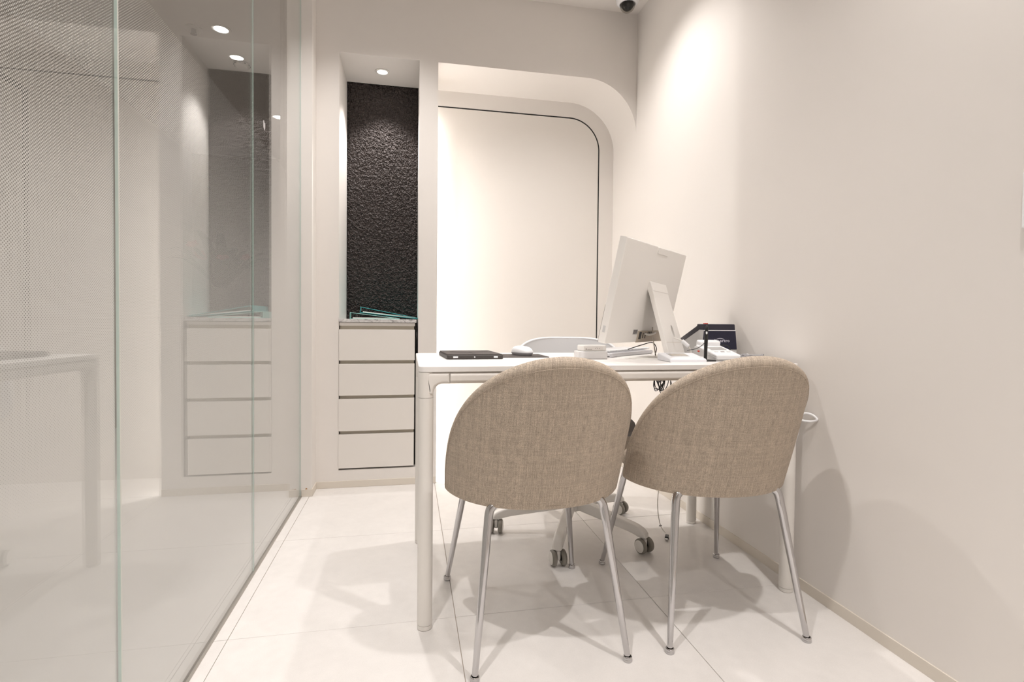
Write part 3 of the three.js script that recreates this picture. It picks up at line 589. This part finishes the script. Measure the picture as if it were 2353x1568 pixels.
// cables on the desk
function cable(label, pts, r, material, extra) { const o = thing('cable', label, 'cable'); mesh('cord', tube(pts, r, 80, 8), material, o); if (extra) extra(o); return o; }
cable('white cable with a thick ferrite bead hanging from the computer stand', [[0.900, 0.792, 1.060], [0.918, 0.783, 1.082], [0.938, 0.765, 1.088], [0.953, 0.742, 1.080], [0.958, 0.726, 1.06]], 0.0026, M.cableWhite, (o) => {
  const a = V(0.918, 0.783, 1.082), b = V(0.939, 0.764, 1.088); mesh('ferrite_bead', taperTube([a.toArray(), a.clone().lerp(b, 0.5).toArray(), b.toArray()], () => 0.0065, 8, 16), M.whitePlastic, o);
});
{
  const P = (a, b, c) => V(MON.x, MON.y, MON.z).addScaledVector(md, a).addScaledVector(mu, b).addScaledVector(mo, c).toArray();
  cable('white plug lead in the computer back, running behind the stand', [P(0.285, 0.032, 0.006), P(0.30, 0.030, 0.016), P(0.335, 0.034, 0.02), P(0.37, 0.036, 0.012)], 0.0034, M.cableWhite);
  cable('grey power lead looping down behind the stand', [P(0.345, 0.055, 0.006), P(0.328, 0.03, 0.02), P(0.335, -0.005, 0.03), P(0.36, -0.03, 0.03), P(0.375, -0.047, 0.03)], 0.0022, M.cableBeige);
  cable('black lead arching from the keyboard to the stand', [P(0.255, -0.035, -0.03), P(0.30, -0.012, 0.0), P(0.345, 0.0, 0.02), P(0.368, -0.02, 0.03), P(0.37, -0.045, 0.03)], 0.0016, M.black);
}
{ // coiled grey cable at the wall end, tied with a white tie
  const o = thing('cable', 'bundle of coiled grey cable with a white tie at the wall end of the desk', 'cable', [1.170, DT, 1.105], -0.12);
  const pts = []; for (let i = 0; i <= 96; i++) { const a = i / 16 * 2 * Math.PI; pts.push(V(0.040 * Math.cos(a) * (1 + 0.05 * Math.sin(i * 0.7)), 0.006 + 0.0009 * (i % 11) + 0.003 * Math.sin(a * 0.5 + i * 0.11), 0.012 * Math.sin(a) + 0.002 * Math.sin(i * 1.3))); }
  mesh('cord', new THREE.TubeGeometry(new THREE.CatmullRomCurve3(pts), 400, 0.0021, 6, false), M.cableGrey, o);
  mesh('tie', new THREE.TorusGeometry(0.0115, 0.0016, 8, 24).scale(1, 0.8, 1.25).rotateY(Math.PI / 2).translate(-0.016, 0.0095, 0), M.whitePlastic, o);
}
cable('short black lead looping in front of the receipt terminal', [[1.090, 0.752, 1.020], [1.100, 0.762, 1.024], [1.116, 0.766, 1.028], [1.128, 0.760, 1.034], [1.130, 0.746, 1.04], [1.120, 0.7225, 1.045]], 0.0018, M.black, (o) => mesh('plug', rbox(0.004, 0.016, 0.004, 0.001).rotateZ(-0.6).translate(1.086, 0.747, 1.020), M.deviceLight, o));
// under the desk
{
  const o = thing('cable', 'tangle of thin black cables hanging under the desk top', 'cable', [0.888, 0.690, 1.0]);
  for (let k = 0; k < 6; k++) { const a = rnd() * 6, pts = []; for (let i = 0; i < 7; i++) pts.push(V(0.022 * Math.sin(a + i * 1.1 + k), -0.002 - 0.024 * (i % 7 === 0 || i === 6 ? 0 : 1) * (2.5 + 1.4 * Math.sin(i * 1.7 + k * 2)), 0.03 * Math.cos(a * 1.3 + i * 0.9))); mesh('cord', tube(pts, 0.0014, 50, 6), M.black, o); }
}
{
  const o = thing('usb_cable', 'thin pale cable hanging below the desk to a black USB plug on the floor', 'cable');
  mesh('cord', tube([[1.14, 0.700, 0.76], [1.12, 0.5, 0.77], [1.02, 0.27, 0.79], [0.983, 0.16, 0.80], [0.985, 0.07, 0.80], [0.998, 0.02, 0.805], [1.008, 0.004, 0.825], [1.000, 0.006, 0.845]], 0.0018, 90, 8), M.cableWhite, o);
  const p = mesh('plug', rbox(0.014, 0.011, 0.030, 0.003).rotateY(-0.55).translate(0.993, 0.0065, 0.857), M.black, o);
  mesh('connector', rbox(0.010, 0.005, 0.014, 0.0008).rotateY(-0.55).translate(0.982, 0.0062, 0.875), M.steel, p);
  mesh('tie', rbox(0.012, 0.004, 0.006, 0.001).rotateY(0.4).translate(0.993, 0.03, 0.803), M.cableGrey, o);
}
{ // white cable loop tied on the right wall beside the desk leg
  const o = thing('cable', 'white cable tied in a loop on the wall beside the desk leg', 'cable', [XR - 0.022, 0.0, 1.309]);
  mesh('loop', tube([[-0.012, 0.558, -0.005], [0.002, 0.567, 0.008], [0.014, 0.563, 0.026], [0.0185, 0.552, 0.036], [0.012, 0.545, 0.026], [0.0, 0.543, 0.008], [-0.010, 0.546, -0.002]], 0.0035, 60, 10), M.whitePlastic, o);
  mesh('knot', new THREE.SphereGeometry(0.007, 16, 12).scale(0.9, 1.2, 1).translate(-0.011, 0.554, -0.004), M.whitePlastic, o);
  mesh('tail', [tube([[-0.010, 0.556, -0.004], [-0.008, 0.54, -0.008], [0.002, 0.515, -0.020], [0.010, 0.49, -0.034], [0.013, 0.45, -0.055]], 0.0033, 40, 8), tube([[-0.010, 0.556, -0.004], [-0.012, 0.568, -0.005], [-0.014, 0.580, -0.006]], 0.0032, 20, 8)], M.whitePlastic, o);
}
// ---------------------------------------------------------------- ceiling camera and wall switch
{
  const g = thing('dome_camera', 'white dome security camera on the ceiling in the far right corner', 'camera', [1.113, HC, 0.125]);
  mesh('housing', new THREE.LatheGeometry([[0, 0], [0.060, 0], [0.060, -0.010], [0.056, -0.024], [0.047, -0.034], [0.041, -0.036], [0.040, -0.030]].map(([a, b]) => new THREE.Vector2(a, b)), 48), M.whitePlastic, g);
  mesh('lens_body', [new THREE.SphereGeometry(0.030, 32, 20).translate(0, -0.036, 0), cyl(0.016, 0.016, 0.012, 32).rotateX(Math.PI / 2 - 0.9).translate(-0.004, -0.060, 0.016)], M.black, g);
  mesh('dome', new THREE.SphereGeometry(0.0405, 40, 16, 0, 2 * Math.PI, Math.PI / 2, Math.PI / 2).translate(0, -0.034, 0), phys(lin(0.75, 0.73, 0.7), 0.02, { transmission: 1, thickness: 0, ior: 1.45 }), g);
}
{
  const g = thing('wall_switch', 'white switch plate at the right edge of the right wall', 'switch', [XR, 1.0985, 1.918]);
  mesh('plate', rbox(0.008, 0.115, 0.085, 0.003).translate(-0.0042, 0, 0), M.whitePlastic, g);
  mesh('rocker', rbox(0.004, 0.06, 0.034, 0.0015).translate(-0.009, 0, 0), M.whitePlastic, g);
}
// ---------------------------------------------------------------- corridor beyond the glass
{
  const g = thing('sprinkler', 'small chrome sprinkler on the corridor ceiling beyond the glass', 'sprinkler', [-1.246, HC, -0.668]);
  mesh('escutcheon', cyl(0.045, 0.048, 0.006, 40).translate(0, -0.003, 0), M.warmWhite, g);
  mesh('head', [cyl(0.012, 0.014, 0.022, 20).translate(0, -0.016, 0), cyl(0.017, 0.017, 0.003, 24).translate(0, -0.034, 0), cyl(0.004, 0.004, 0.014, 12).translate(0, -0.028, 0)], M.steel, g);
  const d = thing('smoke_detector', 'round white detector with dark slots on the corridor ceiling', 'detector', [-1.099, HC, -1.061]);
  mesh('body', new THREE.LatheGeometry([[0, -0.030], [0.03, -0.030], [0.045, -0.022], [0.052, 0], [0, 0]].map(([a, b]) => new THREE.Vector2(a, b)), 40), M.warmWhite, d);
  for (let i = 0; i < 10; i++) mesh('slot', rbox(0.012, 0.007, 0.004, 0.001).translate(0, -0.014, 0.0495).rotateY(i / 10 * 2 * Math.PI), M.black, d);
}
{ // flowering plant on a stand beyond the film
  const stand = thing('plant_stand', 'pale plinth beyond the glass carrying the potted plant', 'plinth', [-0.98, 0, -0.30]);
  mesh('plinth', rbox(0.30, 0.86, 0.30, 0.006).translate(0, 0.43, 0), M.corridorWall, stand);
  const g = thing('potted_plant', 'potted plant with pink flowers and long leaves, dim behind the glass', 'plant', [-0.98, 0.86, -0.30]);
  mesh('pot', new THREE.LatheGeometry([[0, 0], [0.07, 0], [0.095, 0.14], [0.10, 0.145], [0.088, 0.145], [0.085, 0.12], [0, 0.12]].map(([a, b]) => new THREE.Vector2(a, b)), 40), std(lin(0.35, 0.33, 0.31), 0.6), g);
  const leafM = phys(lin(0.045, 0.075, 0.035), 0.7, { side: THREE.DoubleSide }), flowerM = std(lin(0.42, 0.13, 0.12), 0.8, { side: THREE.DoubleSide });
  for (let k = 0; k < 22; k++) {
    const a = k * 2.4, L = 0.17 + 0.14 * rnd(), up = 0.14 + 0.16 * rnd(), wd = 0.016 + 0.012 * rnd();
    const lf = grid(4, 14, (u, v) => { const q = L * v, w = wd * Math.sin(Math.PI * Math.pow(v, 0.7)) * (u - 0.5) * 2, y = 0.12 + up * Math.sin(v * 1.9) ; return { p: [Math.cos(a) * q - Math.sin(a) * w, y + 0.25 * Math.abs(w), Math.sin(a) * q + Math.cos(a) * w], uv: [u, v] }; });
    mesh('leaf', lf, leafM, g);
  }
  for (let k = 0; k < 7; k++) {
    const a = k * 1.7 + 0.4, R = 0.05 + 0.1 * rnd(), y = 0.27 + 0.10 * rnd(), c = [Math.cos(a) * R, y, Math.sin(a) * R + 0.06];
    const f = [tube([[0, 0.12, 0], [c[0] * 0.4, 0.12 + (y - 0.12) * 0.6, c[2] * 0.4], c], 0.002, 14, 5)];
    mesh('stem', f, leafM, g);
    const pet = []; for (let i = 0; i < 5; i++) pet.push(new THREE.SphereGeometry(0.017, 12, 8).scale(1, 0.28, 0.75).translate(0.016, 0, 0).rotateZ(0.35).rotateY(i / 5 * 2 * Math.PI).rotateX(0.7).translate(...c));
    mesh('flower', pet, flowerM, g);
  }
}
renderer.render(scene, camera);
